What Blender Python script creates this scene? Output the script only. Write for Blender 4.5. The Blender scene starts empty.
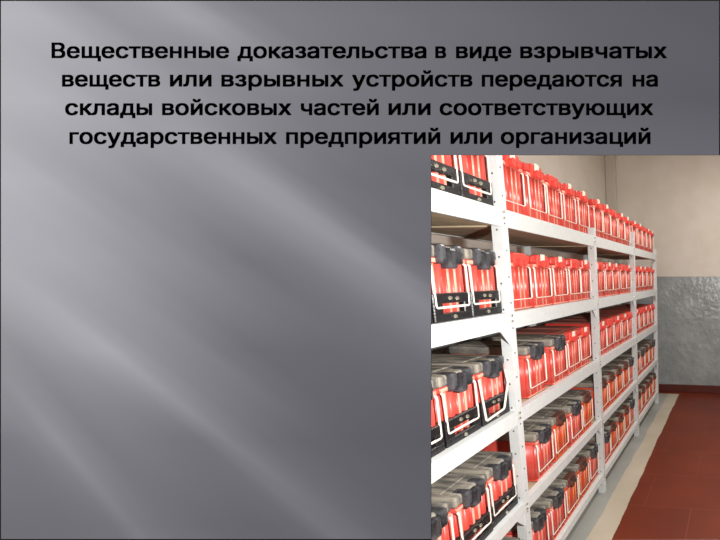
import bpy, bmesh, math, random, os
from mathutils import Vector, Matrix
random.seed(7)
sc = bpy.context.scene
COL = sc.collection

# ------------------------------------------------------------------ camera
F_PX, PPX, PPY = 394.2, 690.0, 347.5
YAW, PITCH = -0.1088, 0.1774
CAM = Vector((0.8679, -1.4893, 1.4856))
FWD = Vector((math.sin(YAW)*math.cos(PITCH), math.cos(YAW)*math.cos(PITCH), -math.sin(PITCH)))
RGT = Vector((math.cos(YAW), -math.sin(YAW), 0))
UPV = RGT.cross(FWD)
cd = bpy.data.cameras.new('camera'); cam = bpy.data.objects.new('camera', cd); COL.objects.link(cam)
ROT = Matrix((RGT, UPV, -FWD)).transposed()
cam.matrix_world = Matrix.Translation(CAM) @ ROT.to_4x4()
cd.sensor_width = 36; cd.lens = 36*F_PX/720
cd.shift_x = -(PPX-360)/720; cd.shift_y = (PPY-270)/720
cd.clip_start = 0.02; cd.clip_end = 60
sc.camera = cam

# ------------------------------------------------------------------ world, lights, exposure
w = bpy.data.worlds.new('world'); sc.world = w; w.use_nodes = True
w.node_tree.nodes['Background'].inputs[0].default_value = (0.8, 0.82, 0.85, 1)
w.node_tree.nodes['Background'].inputs[1].default_value = 0.3
# the photographer's flash, beside the lens
fl = bpy.data.lights.new('camera_flash', 'POINT'); fl.energy = 132; fl.shadow_soft_size = 0.03; fl.color = (1.0, 0.985, 0.965)
flo = bpy.data.objects.new('camera_flash', fl); COL.objects.link(flo)
flo.location = CAM + FWD*0.47 + RGT*0.13 + UPV*0.08
# fluorescent room light under the ceiling
cl = bpy.data.lights.new('room_light', 'AREA'); cl.shape = 'RECTANGLE'; cl.size = 0.16; cl.size_y = 1.2; cl.energy = 44; cl.color = (1.0, 0.97, 0.93)
clo = bpy.data.objects.new('room_light', cl); COL.objects.link(clo); clo.location = (1.15, 1.7, 3.0)

vs = sc.view_settings
vs.view_transform = 'Standard'; vs.look = 'None'; vs.gamma = 1; vs.exposure = 0.0; vs.use_curve_mapping = False

# ------------------------------------------------------------------ helpers
def s2l(c):
    return tuple(((v/255)/12.92 if v/255 <= .04045 else ((v/255+.055)/1.055)**2.4) for v in c)
def mat(name, rgb, rough=.5, metal=0, var=0, scale=20, bump=0, rgb2=None, coat=0, stretch=None):
    m = bpy.data.materials.new(name); m.use_nodes = True
    nt = m.node_tree; b = nt.nodes['Principled BSDF']
    b.inputs['Roughness'].default_value = rough; b.inputs['Metallic'].default_value = metal
    b.inputs['Coat Weight'].default_value = coat
    c = s2l(rgb)
    b.inputs['Base Color'].default_value = (*c, 1)
    if var or rgb2 or bump:
        tc = nt.nodes.new('ShaderNodeTexCoord'); mp = nt.nodes.new('ShaderNodeMapping')
        if stretch: mp.inputs['Scale'].default_value = stretch
        n = nt.nodes.new('ShaderNodeTexNoise'); n.inputs['Scale'].default_value = scale; n.inputs['Detail'].default_value = 5
        nt.links.new(tc.outputs['Object'], mp.inputs[0]); nt.links.new(mp.outputs[0], n.inputs['Vector'])
        if var or rgb2:
            r = nt.nodes.new('ShaderNodeValToRGB')
            c2 = s2l(rgb2) if rgb2 else tuple(v*(1-var) for v in c)
            r.color_ramp.elements[0].position = .38; r.color_ramp.elements[1].position = .62
            r.color_ramp.elements[0].color = (*c2, 1); r.color_ramp.elements[1].color = (*c, 1)
            nt.links.new(n.outputs[0], r.inputs[0]); nt.links.new(r.outputs[0], b.inputs['Base Color'])
        if bump:
            bp = nt.nodes.new('ShaderNodeBump'); bp.inputs['Strength'].default_value = bump; bp.inputs['Distance'].default_value = .01
            nt.links.new(n.outputs[0], bp.inputs['Height']); nt.links.new(bp.outputs[0], b.inputs['Normal'])
    return m

def link(name, me, m=None, parent=None):
    o = bpy.data.objects.new(name, me); COL.objects.link(o)
    if m is not None: me.materials.append(m)
    if parent is not None: o.parent = parent
    return o
def tag(o, label=None, cat=None, group=None, kind=None):
    if label: o['label'] = label
    if cat: o['category'] = cat
    if group: o['group'] = group
    if kind: o['kind'] = kind
    return o
def empty(name, loc=(0, 0, 0), rz=0):
    o = bpy.data.objects.new(name, None); COL.objects.link(o); o.location = loc; o.rotation_euler[2] = rz
    o.empty_display_size = .05
    return o

class MB:
    def __init__(s): s.bm = bmesh.new()
    def box(s, x0, x1, y0, y1, z0, z1, bev=0, seg=1, M=None):
        r = bmesh.ops.create_cube(s.bm, size=1)
        vv = r['verts']
        for v in vv:
            v.co = Vector(((x0+x1)/2+v.co.x*(x1-x0), (y0+y1)/2+v.co.y*(y1-y0), (z0+z1)/2+v.co.z*(z1-z0)))
        if bev:
            es = list({e for v in vv for e in v.link_edges})
            rr = bmesh.ops.bevel(s.bm, geom=es, offset=bev, segments=seg, affect='EDGES', profile=.5)
            vv = list({v for f in rr['faces'] for v in f.verts} | {v for v in vv if v.is_valid})
        if M is not None:
            for v in vv: v.co = M @ v.co
        return s
    def prism(s, pts, axis, a, b):
        """closed polygon pts (2D) extruded along axis from a to b"""
        def P(p, t):
            if axis == 'z': return (p[0], p[1], t)
            if axis == 'y': return (p[0], t, p[1])
            return (t, p[0], p[1])
        A = [s.bm.verts.new(P(p, a)) for p in pts]; B = [s.bm.verts.new(P(p, b)) for p in pts]
        n = len(pts)
        for i in range(n): s.bm.faces.new((A[i], A[(i+1) % n], B[(i+1) % n], B[i]))
        s.bm.faces.new(A[::-1]); s.bm.faces.new(B)
        return s
    def cyl(s, p0, p1, r, n=12, r2=None):
        p0 = Vector(p0); p1 = Vector(p1); d = p1-p0
        q = d.to_track_quat('Z', 'Y').to_matrix().to_4x4()
        bmesh.ops.create_cone(s.bm, cap_ends=True, segments=n, radius1=r, radius2=r if r2 is None else r2, depth=d.length,
                              matrix=Matrix.Translation((p0+p1)/2) @ q)
        return s
    def tube(s, pts, r, n=8):
        pts = [Vector(p) for p in pts]; rings = []
        for i, p in enumerate(pts):
            if i == 0: t = pts[1]-p
            elif i == len(pts)-1: t = p-pts[i-1]
            else: t = (pts[i+1]-p).normalized()+(p-pts[i-1]).normalized()
            t.normalize()
            a = Vector((1, 0, 0)) if abs(t.x) < .8 else Vector((0, 0, 1))
            u = t.cross(a).normalized(); v = t.cross(u).normalized()
            rr = r(p) if callable(r) else r
            rings.append([s.bm.verts.new(p+rr*(math.cos(2*math.pi*k/n)*u+math.sin(2*math.pi*k/n)*v)) for k in range(n)])
        for A, B in zip(rings, rings[1:]):
            for k in range(n): s.bm.faces.new((A[k], A[(k+1) % n], B[(k+1) % n], B[k]))
        s.bm.faces.new(rings[0][::-1]); s.bm.faces.new(rings[-1])
        return s
    def mesh(s, name, smooth=False):
        bmesh.ops.recalc_face_normals(s.bm, faces=s.bm.faces[:])
        me = bpy.data.meshes.new(name); s.bm.to_mesh(me); s.bm.free()
        if smooth:
            for p in me.polygons: p.use_smooth = True
        return me
    def build(s, name, m=None, parent=None, smooth=False):
        return link(name, s.mesh(name, smooth), m, parent)

def fillet(pts, r, n=5):
    """round the inner corners of a polyline"""
    pts = [Vector(p) for p in pts]; out = [pts[0]]
    for a, b, c in zip(pts, pts[1:], pts[2:]):
        d0 = (a-b).normalized(); d1 = (c-b).normalized()
        p0 = b+d0*r; p1 = b+d1*r
        for k in range(n+1):
            t = k/n; out.append(p0.lerp(b, t).lerp(b.lerp(p1, t), t))
    out.append(pts[-1]); return out

# ------------------------------------------------------------------ materials
M_RACK = mat('white_painted_steel', (211, 214, 213), .38, var=.05, scale=30)
M_PANEL = mat('shelf_board', (200, 178, 146), .7, var=.25, scale=12)
M_BOLT = mat('dark_bolt', (96, 94, 98), .4, .6)
M_RED = mat('red_plastic', (212, 86, 74), .36, rgb2=(196, 62, 52), scale=9, stretch=(1, 6, 1))
M_ORANGE = mat('faded_orange_red_plastic', (216, 74, 42), .4, var=.25, scale=9, stretch=(1, 6, 1))
M_PALE = mat('pale_rib_red', (236, 172, 148), .35, var=.2, scale=30)
M_PALEO = mat('pale_rib_orange', (236, 170, 110), .4, var=.25, scale=30)
M_DUSTRED = mat('dusty_red_top', (150, 116, 102), .8, scale=14, rgb2=(176, 72, 60), stretch=(.6, 3, 1))
M_REDLID = mat('red_lid_plastic', (212, 66, 56), .3, var=.12, scale=25)
M_BLACK = mat('black_rubber', (30, 29, 31), .38, var=.3, scale=60, bump=.25)
M_DUST = mat('dusty_black_lid', (152, 145, 132), .8, scale=16, rgb2=(92, 90, 86), bump=.2, stretch=(.6, 3, 1))
M_LATCH = mat('latch_black', (78, 78, 82), .3, scale=34, rgb2=(36, 36, 38))
M_REDLATCH = mat('red_latch', (220, 72, 62), .3)
M_WIRE = mat('white_wire', (236, 226, 214), .3)
M_CHROME = mat('rivet_metal', (210, 208, 190), .22, .8)
M_LABEL = mat('paper_label', (236, 226, 208), .6)

# ------------------------------------------------------------------ the room
WALL_Y = 3.46; X_L = -0.70; X_R = 2.5; Y_F = -3.6; Z_C = 3.05
def wall_material():
    m = bpy.data.materials.new('two_tone_wall_paint'); m.use_nodes = True; nt = m.node_tree; b = nt.nodes['Principled BSDF']
    g = nt.nodes.new('ShaderNodeNewGeometry'); sp = nt.nodes.new('ShaderNodeSeparateXYZ'); nt.links.new(g.outputs['Position'], sp.inputs[0])
    lt = nt.nodes.new('ShaderNodeMath'); lt.operation = 'LESS_THAN'; lt.inputs[1].default_value = 1.49; nt.links.new(sp.outputs['Z'], lt.inputs[0])
    n = nt.nodes.new('ShaderNodeTexNoise'); n.inputs['Scale'].default_value = 5; n.inputs['Detail'].default_value = 6; nt.links.new(g.outputs['Position'], n.inputs['Vector'])
    def ramp(a, c):
        r = nt.nodes.new('ShaderNodeValToRGB'); r.color_ramp.elements[0].color = (*s2l(a), 1); r.color_ramp.elements[1].color = (*s2l(c), 1)
        r.color_ramp.elements[0].position = .35; r.color_ramp.elements[1].position = .65; nt.links.new(n.outputs[0], r.inputs[0]); return r
    up = ramp((202, 194, 181), (208, 201, 190)); lo = ramp((134, 139, 139), (152, 157, 157))
    mx = nt.nodes.new('ShaderNodeMix'); mx.data_type = 'RGBA'
    nt.links.new(lt.outputs[0], mx.inputs['Factor']); nt.links.new(up.outputs[0], mx.inputs['A']); nt.links.new(lo.outputs[0], mx.inputs['B'])
    nt.links.new(mx.outputs['Result'], b.inputs['Base Color'])
    ro = nt.nodes.new('ShaderNodeMapRange'); ro.inputs['To Min'].default_value = .8; ro.inputs['To Max'].default_value = .24
    nt.links.new(lt.outputs[0], ro.inputs['Value']); nt.links.new(ro.outputs[0], b.inputs['Roughness'])
    n2 = nt.nodes.new('ShaderNodeTexNoise'); n2.inputs['Scale'].default_value = 13; n2.inputs['Detail'].default_value = 4; nt.links.new(g.outputs['Position'], n2.inputs['Vector'])
    bp = nt.nodes.new('ShaderNodeBump'); bs = nt.nodes.new('ShaderNodeMapRange'); bs.inputs['To Min'].default_value = .15; bs.inputs['To Max'].default_value = .8; nt.links.new(lt.outputs[0], bs.inputs['Value']); nt.links.new(bs.outputs[0], bp.inputs['Strength']); bp.inputs['Distance'].default_value = .014
    nt.links.new(n2.outputs[0], bp.inputs['Height']); nt.links.new(bp.outputs[0], b.inputs['Normal'])
    return m
def floor_material():
    m = bpy.data.materials.new('painted_floor'); m.use_nodes = True; nt = m.node_tree; b = nt.nodes['Principled BSDF']; L = nt.links.new
    g = nt.nodes.new('ShaderNodeNewGeometry'); sp = nt.nodes.new('ShaderNodeSeparateXYZ'); L(g.outputs['Position'], sp.inputs[0])
    n = nt.nodes.new('ShaderNodeTexNoise'); n.inputs['Scale'].default_value = 3; n.inputs['Detail'].default_value = 4; L(g.outputs['Position'], n.inputs['Vector'])
    def math_(op, a, b_):
        k = nt.nodes.new('ShaderNodeMath'); k.operation = op
        for i, v in enumerate((a, b_)):
            if isinstance(v, (int, float)): k.inputs[i].default_value = v
            else: L(v, k.inputs[i])
        return k.outputs[0]
    wob = math_('MULTIPLY', math_('SUBTRACT', n.outputs[0], .5), .05)
    x = math_('ADD', sp.outputs['X'], wob)
    red = math_('MAXIMUM', math_('GREATER_THAN', x, .198), math_('GREATER_THAN', sp.outputs['Y'], 3.36))
    light = math_('GREATER_THAN', x, .06)
    n2 = nt.nodes.new('ShaderNodeTexNoise'); n2.inputs['Scale'].default_value = 2.2; n2.inputs['Detail'].default_value = 8; L(g.outputs['Position'], n2.inputs['Vector'])
    def ramp(a, c):
        r = nt.nodes.new('ShaderNodeValToRGB'); r.color_ramp.elements[0].color = (*s2l(a), 1); r.color_ramp.elements[1].color = (*s2l(c), 1)
        r.color_ramp.elements[0].position = .32; r.color_ramp.elements[1].position = .68; L(n2.outputs[0], r.inputs[0]); return r.outputs[0]
    def mix(f, a, c):
        k = nt.nodes.new('ShaderNodeMix'); k.data_type = 'RGBA'; L(f, k.inputs['Factor'])
        for s_, v in (('A', a), ('B', c)): L(v, k.inputs[s_])
        return k.outputs['Result']
    base = mix(light, ramp((140, 141, 136), (166, 165, 160)), ramp((172, 162, 144), (192, 182, 164)))
    # seams between the painted boards
    br = nt.nodes.new('ShaderNodeTexBrick'); br.offset = .5; br.inputs['Scale'].default_value = 1
    br.inputs['Brick Width'].default_value = .62; br.inputs['Row Height'].default_value = .42; br.inputs['Mortar Size'].default_value = .004
    br.inputs['Mortar Smooth'].default_value = .6
    L(g.outputs['Position'], br.inputs['Vector'])
    c = nt.nodes.new('ShaderNodeMix'); c.data_type = 'RGBA'; L(ramp((94, 31, 8), (112, 42, 14)), c.inputs['A']); c.inputs['B'].default_value = (*s2l((132, 66, 42)), 1)
    L(math_('MULTIPLY', br.outputs['Fac'], .6), c.inputs['Factor'])
    L(mix(red, base, c.outputs['Result']), b.inputs['Base Color'])
    b.inputs['Roughness'].default_value = .42
    bp = nt.nodes.new('ShaderNodeBump'); bp.inputs['Strength'].default_value = .15; bp.inputs['Distance'].default_value = .01
    L(n2.outputs[0], bp.inputs['Height']); L(bp.outputs[0], b.inputs['Normal'])
    return m
M_WALL = wall_material(); M_FLOOR = floor_material()
M_CEIL = mat('ceiling_whitewash', (225, 222, 214), .9, var=.05, scale=4)
M_TRIM = mat('corner_trim', (188, 179, 166), .8, var=.05, scale=6)  # a tone darker than the upper walls
M_BASE = mat('dark_red_baseboard', (84, 26, 16), .5, var=.2, scale=8)
T = .12
def struct(name, mb, m): return tag(mb.build(name, m), kind='structure')
struct('floor', MB().box(X_L-T, X_R+T, Y_F-T, WALL_Y+T, -T, 0), M_FLOOR)
struct('ceiling', MB().box(X_L-T, X_R+T, Y_F-T, WALL_Y+T, Z_C, Z_C+T), M_CEIL)
struct('wall_back', MB().box(X_L-T, X_R+T, WALL_Y, WALL_Y+T, 0, Z_C), M_WALL)
struct('wall_left', MB().box(X_L-T, X_L, Y_F, WALL_Y, 0, Z_C), M_WALL)
struct('wall_right', MB().box(X_R, X_R+T, Y_F, WALL_Y, 0, Z_C), M_WALL)
struct('wall_front', MB().box(X_L-T, X_R+T, Y_F-T, Y_F, 0, Z_C), M_WALL)
struct('trim_1', MB().box(X_L, X_L+.13, WALL_Y-.05, WALL_Y, 0, Z_C, bev=.01), M_TRIM)   # boxed-in pipe in the corner
struct('baseboard_back', MB().box(X_L+.13, X_R, WALL_Y-.018, WALL_Y, 0, .10, bev=.004), M_BASE)
struct('baseboard_right', MB().box(X_R-.018, X_R, Y_F, WALL_Y-.018, 0, .10, bev=.004), M_BASE)

# ceiling light fitting
lt = empty('ceiling_light', (1.15, 1.7, Z_C)); tag(lt, 'long white fluorescent light fitting on the ceiling above the aisle', 'ceiling light')
MB().box(-.09, .09, -.62, .62, -.035, 0, bev=.006).build('housing', M_RACK, lt)
m = bpy.data.materials.new('lit_tube'); m.use_nodes = True; b = m.node_tree.nodes['Principled BSDF']
b.inputs['Emission Color'].default_value = (1, .95, .86, 1); b.inputs['Emission Strength'].default_value = 4
for s in (-.045, .045): MB().cyl((s, -.59, -.032), (s, .59, -.032), .013, 12).build('tube', m, lt)
clo.location = (1.15, 1.7, Z_C-.06)

# ------------------------------------------------------------------ shelving rack
LEVELS = [1.738, 1.348, .948, .539, .146]          # top edges of the front beams
DEP = .46
rack = empty('storage_rack', (0, 0, 0))
tag(rack, 'long white slotted steel shelving rack with five loaded shelves along the wall', 'shelving')
FL = .040
BOLT_X = MB().cyl((0, 0, 0), (.006, 0, 0), .0055, 6).mesh('bolt_front'); BOLT_Y = MB().cyl((0, 0, 0), (0, -.005, 0), .0055, 6).mesh('bolt_side')
for me_ in (BOLT_X, BOLT_Y): me_.materials.append(M_CHROME)
POST_TOP = {-1: 2.15, 0: 2.15, 1: 1.785, 2: 1.87, 3: 1.79}
for i in range(-1, 4):
    for side in (0, 1):
        h = POST_TOP[i] if side == 0 else max(POST_TOP[i], 1.8)
        mb = MB(); t = .003
        y1 = float(i); y0 = y1-FL
        if side == 0:   # L section: flange in the front plane and flange facing the aisle end
            mb.prism([(0, y1), (0, y0), (-.042, y0), (-.042, y0+t), (-t, y0+t), (-t, y1)], 'z', 0, h)
        else:
            mb.prism([(-DEP, y1), (-DEP, y0), (-DEP+.042, y0), (-DEP+.042, y0+t), (-DEP+t, y0+t), (-DEP+t, y1)], 'z', 0, h)
        nf = len(mb.bm.faces)
        if side == 0:      # punched slots show dark
            z = .06
            while z < h-.03:
                mb.cyl((-.021, y0-.0006, z), (-.021, y0+.001, z), .0038, 8)
                mb.cyl((-.001, y0+.02, z+.025), (.0006, y0+.02, z+.025), .0038, 8)
                z += .1
        for k, f in enumerate(mb.bm.faces): f.material_index = 1 if k >= nf else 0
        o = mb.build('post', M_RACK, rack); o.data.materials.append(M_BOLT)
        if side == 0:
            for L in LEVELS:
                for dz in (-.012, -.034):
                    for me_, p_ in ((BOLT_X, (.001, y0+.012, L+dz)), (BOLT_Y, (-.03, y0-.001, L+dz))):
                        q = bpy.data.objects.new('bolt', me_); COL.objects.link(q); q.parent = o; q.location = p_
for L in LEVELS:
    for i in range(-1, 3):
        a = i+.0005; b_ = i+1-FL-.0005
        # C-section front beam with folded lips, its mirror at the back
        t = .003; H = {0: .066, 1: .066, 2: .060, 3: .048, 4: .042}[LEVELS.index(L)]
        MB().prism([(-.001, L), (-.03, L), (-.03, L-t), (-.001-t, L-t), (-.001-t, L-H+t), (-.014, L-H+t), (-.014, L-H), (-.001, L-H)], 'y', a, b_).build('beam', M_RACK, rack)
        MB().prism([(-DEP+.001, L), (-DEP+.03, L), (-DEP+.03, L-t), (-DEP+.001+t, L-t), (-DEP+.001+t, L-H+t), (-DEP+.02, L-H+t), (-DEP+.02, L-H), (-DEP+.001, L-H)], 'y', a, b_).build('beam', M_RACK, rack)
        MB().box(-DEP+.005, -.005, a+.003, b_-.003, L-H+.004, L-.0032).build('shelf_board', M_PANEL, rack)
        # corner braces under the beam, next to the posts
        if L in LEVELS[1::2]: MB().prism([(b_, L-H), (b_-.07, L-H), (b_-.055, L-H-.004), (b_, L-H-.062)], 'x', -.008, -.005).build('corner_brace', M_RACK, rack)
    for i in range(-1, 4):   # cross bars
        MB().box(-DEP+.043, -.043, i-FL+.004, i-FL+.007, L-.038, L-.012).build('cross_bar', M_RACK, rack)

# ------------------------------------------------------------------ the cases
W, D, HB = .170, .36, .196       # width along the rack, depth, body height
def body_mesh(name, pale_ribs=(0, 2, 3)):
    # vertical ribs on the front: ribbed outline extruded upwards
    f = [(-D, -W/2), (-.012, -W/2), (-.012, -W/2+.006)]
    n = 5; p = (W-.012)/n
    for k in range(n):
        y = -W/2+.006+p*k
        f.append((-.012, y+p*.1))
        for q in range(7):
            a = math.pi*q/6; f.append((-.011+.011*math.sin(a)**.6 if 0 < q < 6 else -.011, y+p*.5-p*.36*math.cos(a)))
        f.append((-.012, y+p*.9))
    f += [(-.012, W/2-.006), (-.012, W/2), (-D, W/2)]
    mb = MB().prism(f, 'z', .009, HB-.016)
    mb.box(-D-.002, .001, -W/2-.001, W/2+.001, 0, .010, bev=.003)
    mb.box(-D-.002, .003, -W/2-.001, W/2+.001, HB-.018, HB, bev=.003)
    me = mb.mesh(name)
    for pl_ in me.polygons:
        if len(pl_.vertices) == 4 and abs(pl_.normal.z) < .1 and pl_.normal.x > -.2: pl_.use_smooth = True
    for pl_ in me.polygons:      # second, paler colour on the crests of some ribs
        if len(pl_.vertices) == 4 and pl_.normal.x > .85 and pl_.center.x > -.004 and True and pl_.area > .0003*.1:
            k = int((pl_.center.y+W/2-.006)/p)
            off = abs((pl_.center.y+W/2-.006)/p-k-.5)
            if k in pale_ribs and off < .16: pl_.material_index = 1
    return me
def lid_mesh(name, h=.036):
    mb = MB().box(-D-.004, .004, -W/2-.003, W/2+.003, HB, HB+h, bev=.008, seg=2)
    mb.box(-D+.03, -.06, -W/2+.02, W/2-.02, HB+h-.002, HB+h+.004, bev=.003)     # raised field
    return mb.mesh(name)
def latch_mesh(name, big=True):
    mb = MB()
    if big:
        mb.box(-.035, .022, -.052, -.022, HB-.020, HB+.040, bev=.008, seg=2)
        mb.box(-.035, .026, -.019, .019, HB-.034, HB+.030, bev=.008, seg=2)
        mb.box(-.035, .022, .022, .052, HB-.020, HB+.040, bev=.008, seg=2)
        mb.cyl((.008, -.054, HB+.012), (.008, .054, HB+.012), .011, 12)
    else:
        mb.box(-.03, .012, -.050, .050, HB-.014, HB+.040, bev=.007, seg=2)
        mb.cyl((.0, -.02, HB+.0), (.026, -.02, HB+.0), .017, 14)
        mb.cyl((.0, .024, HB+.0), (.022, .024, HB+.0), .013, 14)
    return mb.mesh(name)
def bail_mesh(name, drop=.044, kink=False, r=.0038, thin=True):
    y = W/2+.001; x = .006
    if kink:
        pts = [(.004, -y+.004, HB-.02), (x, -y+.004, HB-.03), (x+.012, -y+.006, drop-.01), (x+.014, y-.055, drop), (x+.006, y-.004, HB*.62), (.004, y-.004, HB-.02)]
    else:
        pts = [(-.004, -y+.008, HB-.016), (x, -y+.008, HB-.020), (x+.002, -y+.010, drop), (x+.002, y-.010, drop), (x, y-.008, HB-.020), (-.004, y-.008, HB-.016)]
    return MB().tube(fillet(pts, .008), lambda p: r*(.55 if thin and p.z < drop+.004 else 1), 8).mesh(name, True)
def bumper_mesh(name):
    mb = MB(); z0, z1 = .0, .088; x0, x1 = -.02, .010
    mb.box(x0, x1, -W/2-.002, W/2+.002, z0, z0+.026, bev=.003)
    mb.box(x0, x1, -W/2-.002, W/2+.002, z1-.032, z1, bev=.003)
    mb.box(x0, x1, -W/2-.002, -W/2+.038, z0+.022, z1-.028, bev=.003)
    mb.box(x0, x1, W/2-.034, W/2+.002, z0+.022, z1-.028, bev=.003)
    return mb.mesh(name)
def rivet_mesh(name):
    mb = MB()
    mb.cyl((.008, 0, 0), (.015, 0, 0), .0075, 12, .005)
    return mb.mesh(name)
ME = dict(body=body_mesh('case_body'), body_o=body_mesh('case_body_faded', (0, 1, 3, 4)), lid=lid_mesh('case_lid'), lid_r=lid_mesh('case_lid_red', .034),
          latch=latch_mesh('case_latch'), latch_r=latch_mesh('case_latch_red', False), bail=bail_mesh('case_handle'), bail_n=bail_mesh('case_handle_thick', r=.0042, thin=False),
          bail_k=bail_mesh('case_handle_bent', .03, True, .0044, False), bumper=bumper_mesh('case_bumper'), rivet=rivet_mesh('case_rivet'))
for k, m in dict(body=M_RED, body_o=M_ORANGE, lid=M_DUST, lid_r=M_REDLID, latch=M_LATCH, latch_r=M_REDLATCH, bail=M_WIRE, bail_n=M_WIRE, bail_k=M_WIRE,
                 bumper=M_BLACK, rivet=M_CHROME).items(): ME[k].materials.append(m)
ME['body'].materials.append(M_PALE); ME['body_o'].materials.append(M_PALEO)
ME['lid_r'].materials.append(M_DUSTRED)
for pl_ in ME['lid_r'].polygons:
    if pl_.normal.z > .6 and pl_.center.x < -.03: pl_.material_index = 1
me_ = latch_mesh('case_latch_brown', False); me_.materials.append(mat('dirty_brown_latch', (112, 62, 50), .45, scale=34, rgb2=(58, 48, 44))); ME['latch_f'] = me_
lab = MB().box(-.004, .0012, -.016, .016, -.016, .016).mesh('case_label'); lab.materials.append(M_LABEL)

def make_case(kind, bail='bail'):
    """kind: 'red' = red lid, 'black' = black lid, 'bumper' = black lid and black lower frame"""
    t = empty('carrying_case')
    def part(name, key, parent=t, loc=None):
        o = bpy.data.objects.new(name, ME[key]); COL.objects.link(o); o.parent = parent
        if loc: o.location = loc
        return o
    part('body', 'body_o' if kind == 'faded' else 'body')
    if kind == 'faded':
        tag(part('lid', 'lid'), 'dusty dark lid'); part('latch', 'latch_f')
    elif kind == 'red':
        tag(part('lid', 'lid_r'), 'red plastic lid'); part('latch', 'latch_r')
    else:
        tag(part('lid', 'lid'), 'dusty black lid'); tag(part('latch', 'latch'), 'chunky black latch')
    tag(part('handle', bail), 'white wire handle')
    if kind == 'bumper':
        bu = tag(part('bumper', 'bumper'), 'black lower guard frame')
        part('rivet', 'rivet', bu, (0, -.016, .072)); part('rivet', 'rivet', bu, (0, .016, .070))
        part('rivet', 'rivet', bu, (0, 0, .013))
    return t
def kids(o): return [c for c in COL.objects if c.parent is o]
def copy_tree(o, parent=None):
    c = o.copy(); COL.objects.link(c)
    if parent is not None: c.parent = parent
    for ch in CH[o.name]: copy_tree(ch, c)
    return c
protos = {}
for kind, bail in (('red', 'bail'), ('faded', 'bail'), ('black', 'bail'), ('bumper', 'bail_n'), ('bumper', 'bail_k')):
    protos[(kind, bail)] = make_case(kind, bail)
CH = {}
for o in list(COL.objects): CH[o.name] = []
for o in list(COL.objects):
    if o.parent is not None: CH[o.parent.name].append(o)
used = set()
SHELF = ['top shelf', 'second shelf down', 'middle shelf', 'fourth shelf down', 'bottom shelf']
BAY = ['nearest bay', 'second bay', 'third bay', 'farthest bay']
ORD = ['first', 'second', 'third', 'fourth', 'fifth']
def place(key, lv, bay, k, y, x, rz, label, faded=False, tagged=False):
    if key in used: o = copy_tree(protos[key])
    else: o = protos[key]; used.add(key)
    o.location = (x, y, LEVELS[lv]+.0002); o.rotation_euler = (0, 0, rz)
    tag(o, label, 'case', 'red cases on the '+SHELF[lv])
    return o
random.seed(11)
placed = []
GAPS = {(2, 1): [.205, .430, .625, .810], (3, 1): [.215, .410, .600, .790]}
MIX = {(3, 1): 'BFBFB', (3, 2): 'FFFFB', (3, 3): 'FBFFB', (4, 1): 'BBFFB', (4, 2): 'BFFFB', (4, 3): 'FFFFF'}
for lv in range(5):
    for bay in range(4):
        ks = [3, 4] if bay == 0 else range(5)
        if bay == 0: ks = [2, 3, 4]
        for k in ks:
            if (lv, bay) in GAPS and k > 3: continue
            c = GAPS[lv, bay][k] if (lv, bay) in GAPS else (bay-1)+.117+.188*k if bay else (-.499, -.316, -.132)[k-2]
            if lv == 0 and bay: kind = 'red'
            elif bay == 0: kind = 'bumper'
            elif lv == 1: kind = 'red'
            elif lv == 2: kind = 'black' if bay == 1 and k < 2 else 'red'
            else: kind = 'black' if MIX[lv, bay][k] == 'B' else 'faded'
            bail = 'bail' if kind != 'bumper' else ('bail_k' if (lv in (2,) and k == 4) else 'bail_n')
            x = -.030+random.uniform(-.006, .004); rz = random.uniform(-.012, .012)
            name = {'faded': 'orange-tinged, dark-lidded', 'red': 'red-lidded', 'black': 'black-lidded', 'bumper': 'black-lidded, black-framed'}[kind]
            pos = ('last' if k == 4 else 'second from last' if k == 3 else 'third from last') if bay == 0 else ORD[k]
            if bay == 0: label = f'{name} red case, {pos} before the nearest post, {SHELF[lv]}'
            else: label = f'{name} red case, {pos} from the near post, {SHELF[lv]}, {BAY[bay]}'
            o = place((kind, bail), lv, bay, k, c, x, rz, label)
            placed.append((o, lv, bay, k, kind))
for o, lv, bay, k, kind in placed:      # paper labels, faded bodies
    if kind == 'red' and lv < 3 and (lv*7+bay*3+k*5) % 3 != 1:
        t = bpy.data.objects.new('paper_label', lab); COL.objects.link(t); t.parent = o; t.location = (.018, -.014, HB+.026)
        tag(t, 'small off-white paper label')

# ------------------------------------------------------------------ the slide screen with its cut-out
DB = .42
def pl(px, py, z=0):
    return Vector(((px-PPX)/F_PX*DB, (PPY-py)/F_PX*DB, z))
board = bpy.data.objects.new('display_screen', None); COL.objects.link(board)
board.matrix_world = Matrix.Translation(CAM+FWD*DB) @ ROT.to_4x4()
tag(board, 'grey display screen with four lines of black Cyrillic text and a rectangular cut-out', 'screen')
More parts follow.
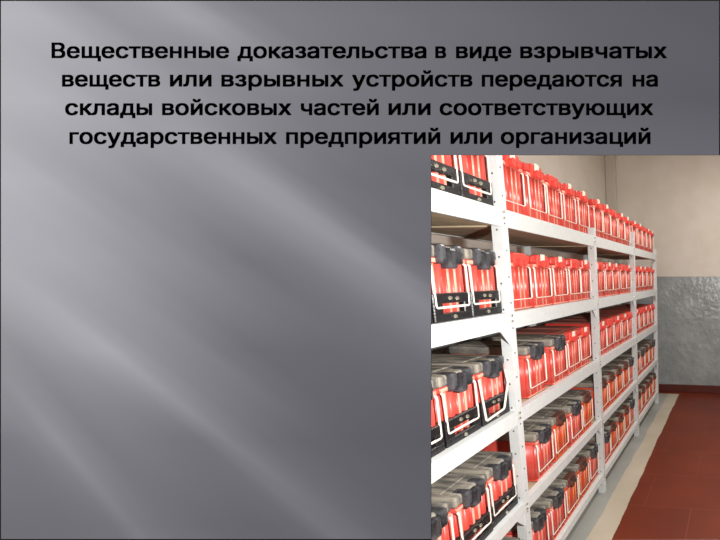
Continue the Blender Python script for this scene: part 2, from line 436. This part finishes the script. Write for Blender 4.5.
# brightness of the slide background, row by row: (height, drift of the rays per pixel down to the next row, (x, value) ...)
ROWS = [(18, 1.0, [(0, 184), (40, 181), (80, 166), (110, 154), (150, 157), (190, 165), (210, 159), (235, 142), (270, 130), (360, 121), (450, 113), (600, 101), (720, 95)]),
        (100, .97, [(0, 184), (40, 182), (80, 174), (110, 163), (140, 159), (170, 157), (200, 150), (225, 143), (245, 138), (280, 130), (360, 120), (450, 112), (600, 101), (720, 95)]),
        (180, 1.34, [(0, 184), (45, 178), (65, 168), (100, 158), (130, 155), (150, 149), (175, 146), (215, 151), (240, 158), (263, 157), (277, 148), (292, 136), (310, 125), (360, 115), (430, 109)]),
        (260, 1.28, [(0, 176), (60, 172), (100, 164), (140, 152), (180, 143), (215, 131), (250, 119), (290, 124), (340, 140), (366, 148), (382, 142), (400, 121), (430, 109)]),
        (350, 1.28, [(-60, 165), (-30, 148), (0, 149), (20, 146), (60, 157), (85, 166), (110, 171), (130, 157), (150, 146), (180, 138), (200, 134), (225, 121), (260, 111), (330, 108), (400, 112), (470, 128), (485, 130), (510, 110)]),
        (440, .93, [(-60, 125), (0, 125), (20, 128), (40, 136), (58, 147), (78, 136), (100, 126), (130, 127), (150, 124), (180, 119), (200, 118), (212, 125), (227, 132), (245, 122), (270, 112), (310, 104), (370, 98), (430, 95)]),
        (525, .93, [(0, 114), (60, 114), (110, 117), (130, 127), (145, 121), (170, 115), (220, 107), (260, 104), (295, 107), (320, 118), (345, 113), (370, 105), (400, 100), (430, 97)])]
def interp(tab, v):
    if v <= tab[0][0]: return tab[0][1]
    for (a, p), (b, q) in zip(tab, tab[1:]):
        if v <= b:
            t = (v-a)/(b-a); t = t*t*(3-2*t)*.5+t*.5
            return p+(q-p)*t
    return tab[-1][1]
SL = [(-400, .55), (-150, .63), (-3, .68), (130, .73), (274, .775), (367, 1.2), (600, 1.3)]
def lin(tab, v):
    if v <= tab[0][0]: return tab[0][1]
    for (a, p), (b, q) in zip(tab, tab[1:]):
        if v <= b: return p+(q-p)*(v-a)/(b-a)
    return tab[-1][1]
def grey(x, y):
    lo, hi = -600., 600.            # ray through this point
    for _ in range(24):
        a = (lo+hi)/2
        if a+lin(SL, a)*x < y: lo = a
        else: hi = a
    m_ = lin(SL, a)
    def row(r): return interp(r[2], (r[0]-a)/m_)
    if y <= ROWS[0][0]: return row(ROWS[0])
    for A, B in zip(ROWS, ROWS[1:]):
        if y <= B[0]:
            t = (y-A[0])/(B[0]-A[0])
            return row(A)*(1-t)+row(B)*t
    return row(ROWS[-1])
xs = [1+ (431-1)*i/108 for i in range(109)]+[431+288*i/72 for i in range(1, 73)]
ys = [1+154*i/44 for i in range(45)]+[155+384*i/110 for i in range(1, 111)]
bm = bmesh.new(); V = {}
for i, x in enumerate(xs):
    for j, y in enumerate(ys):
        if x <= 431.01 or y <= 155.01: V[i, j] = bm.verts.new(pl(x, y))
for i in range(len(xs)-1):
    for j in range(len(ys)-1):
        q = [(i, j), (i, j+1), (i+1, j+1), (i+1, j)]
        if all(t in V for t in q) and not (xs[i] >= 430.99 and ys[j] >= 154.99): bm.faces.new([V[t] for t in q])
keys = list(V.keys())
bm.verts.index_update(); idx = {V[k].index: k for k in keys}
me = bpy.data.meshes.new('screen_surface'); bm.to_mesh(me); bm.free()
at = me.color_attributes.new('picture', 'FLOAT_COLOR', 'POINT')
for vi, (i, j) in idx.items():
    g = grey(xs[i], ys[j]); at.data[vi].color = (*s2l((g-2, g-2.5, g+3.5)), 1)
m = bpy.data.materials.new('lit_screen'); m.use_nodes = True; nt = m.node_tree; nt.nodes.clear()
out = nt.nodes.new('ShaderNodeOutputMaterial'); em = nt.nodes.new('ShaderNodeEmission'); ca = nt.nodes.new('ShaderNodeVertexColor'); ca.layer_name = 'picture'
nt.links.new(ca.outputs[0], em.inputs[0]); nt.links.new(em.outputs[0], out.inputs[0])
link('screen_surface', me, m, board)
M_HOUS = mat('black_housing', (14, 13, 16), .7)
# housing behind the picture: a bevelled slab with the cut-out opening wider at the back
bm = bmesh.new()
def ring(x0, y0, x1, y1, z, grow=0):
    e = grow
    return [bm.verts.new(pl(*p)+Vector((q[0]*e, q[1]*e, z))) for p, q in (((x0, y0), (-1, 1)), ((x1, y0), (1, 1)), ((x1, y1), (1, -1)), ((x0, y1), (-1, -1)))]
of = ring(-9, -9, 730, 551, -.0006); ob = ring(-9, -9, 730, 551, -.014)
hf = ring(431, 155, 722.5, 543.5, -.0006); hb = ring(431, 155, 722.5, 543.5, -.014, .0012)
hb = hb[:]
for v, (dx, dy) in zip(hb, ((-.010, .008), (.0, .008), (.0, -.002), (-.010, -.002))): v.co.x += dx; v.co.y += dy
for k in range(4):
    n = (k+1) % 4
    bm.faces.new((of[k], of[n], hf[n], hf[k])); bm.faces.new((ob[k], hb[k], hb[n], ob[n]))
    bm.faces.new((of[k], ob[k], ob[n], of[n])); bm.faces.new((hf[k], hf[n], hb[n], hb[k]))
bmesh.ops.recalc_face_normals(bm, faces=bm.faces[:])
me = bpy.data.meshes.new('housing'); bm.to_mesh(me); bm.free(); link('housing', me, M_HOUS, board)
# lettering
M_INK = mat('black_ink', (3, 3, 4), 1); M_INK.node_tree.nodes['Principled BSDF'].inputs['Specular IOR Level'].default_value = 0
font = None
fp = os.path.join(bpy.utils.system_resource('DATAFILES') or '', 'fonts', 'Inter.woff2')
try: font = bpy.data.fonts.load(fp)
except Exception: font = None
LINES = [(58.0, (('Вещественные', 52.4, 229.8), ('доказательства', 238, 426.9), ('в', 435.6, 446.6), ('виде', 456.3, 511.7), ('взрывчатых', 520.4, 667))),
         (86.3, (('веществ', 62.9, 161), ('или', 170.6, 212.3), ('взрывных', 222, 344), ('устройств', 352.5, 472.8), ('передаются', 482, 622), ('на', 632.7, 658))),
         (114.8, (('склады', 66, 153), ('войсковых', 162.8, 292), ('частей', 301.3, 379.3), ('или', 388.9, 431), ('соответствующих', 440, 653.3))),
         (143.6, (('государственных', 70.3, 277.4), ('предприятий', 286.6, 440.7), ('или', 450.8, 492.5), ('организаций', 501, 650.6)))]
UNIT = DB/F_PX
def contours(txt):
    """outline polylines of a word at size 1"""
    cu = bpy.data.curves.new('text_line', 'FONT'); cu.body = txt
    if font: cu.font = font
    cu.size = 1
    to = bpy.data.objects.new('tmp', cu); COL.objects.link(to)
    bpy.context.view_layer.update()
    dg = bpy.context.evaluated_depsgraph_get()
    c = to.evaluated_get(dg).to_curve(dg)
    out = []
    for sp in c.splines:
        P = sp.bezier_points; n = len(P); poly = []
        if n:
            for a in range(n):
                p, q = P[a], P[(a+1) % n]
                for k in range(8):
                    t = k/8; u = 1-t
                    v = p.co*u**3+p.handle_right*3*u*u*t+q.handle_left*3*u*t*t+q.co*t**3
                    poly.append((v.x, v.y))
        else: poly = [(v.co.x, v.co.y) for v in sp.points]
        out.append(poly)
    to.evaluated_get(dg).to_curve_clear(); bpy.data.objects.remove(to)
    return out
CAPH = max(y for c in contours('Н') for x, y in c)
BR, BV, STEP = .68, .42, .25      # extra half stroke width and height that make the letters bold; strip height; all in text pixels
def spans(cons, y):
    X = []
    for c in cons:
        for (xa, ya), (xb, yb) in zip(c, c[1:]+c[:1]):
            if (ya <= y) != (yb <= y): X.append((xa+(xb-xa)*(y-ya)/(yb-ya), 1 if yb > ya else -1))
    X.sort(); out = []; wn = 0
    for x, d in X:
        if wn == 0: st_ = x
        wn += d
        if wn == 0: out.append((st_, x))
    return out
for base, words in LINES:
    verts, faces = [], []
    for txt, x0, x1 in words:
        cons = contours(txt)
        a0 = min(p[0] for c in cons for p in c); a1 = max(p[0] for c in cons for p in c)
        sx = (x1-x0-2*BR)/(a1-a0); sy = (15.3-.8*BV)/CAPH
        cons = [[(x0+BR+(x-a0)*sx, base+.3-y*sy) for x, y in c] for c in cons]
        lo = min(p[1] for c in cons for p in c); hi = max(p[1] for c in cons for p in c)
        y = lo-BV
        while y < hi+BV:
            iv = []
            for dy in (-BV, 0, BV):
                iv += [(a-BR, b+BR) for a, b in spans(cons, y+STEP/2+dy)]
            iv.sort(); mg = []
            for a, b in iv:
                if mg and a <= mg[-1][1]: mg[-1][1] = max(mg[-1][1], b)
                else: mg.append([a, b])
            for a, b in mg:
                n0 = len(verts)
                verts += [pl(a, y, .0006), pl(a, y+STEP, .0006), pl(b, y+STEP, .0006), pl(b, y, .0006)]
                faces.append((n0, n0+1, n0+2, n0+3))
            y += STEP
    me = bpy.data.meshes.new('text_line'); me.from_pydata(verts, [], faces)
    o = link('text_line', me, M_INK, board); tag(o, 'line of black bold Cyrillic lettering')
# stand that carries the screen: bracket on its back, pole down to a round foot
MW = board.matrix_world.copy()
pb = MW @ pl(150, 470, -.034)
def on_board(mb, name, m):
    o = mb.build(name, m, board); o.matrix_parent_inverse = MW.inverted(); return o
on_board(MB().cyl((pb.x, pb.y, .02), (pb.x, pb.y, pb.z), .013, 20), 'stand_pole', M_HOUS)
on_board(MB().cyl((pb.x, pb.y, 0), (pb.x, pb.y, .02), .17, 40), 'stand_base', M_HOUS)
mb = MB(); c = pl(150, 470); mb.box(c.x-.05, c.x+.05, c.y-.04, c.y+.04, -.036, -.014, bev=.004); mb.build('bracket', M_HOUS, board)
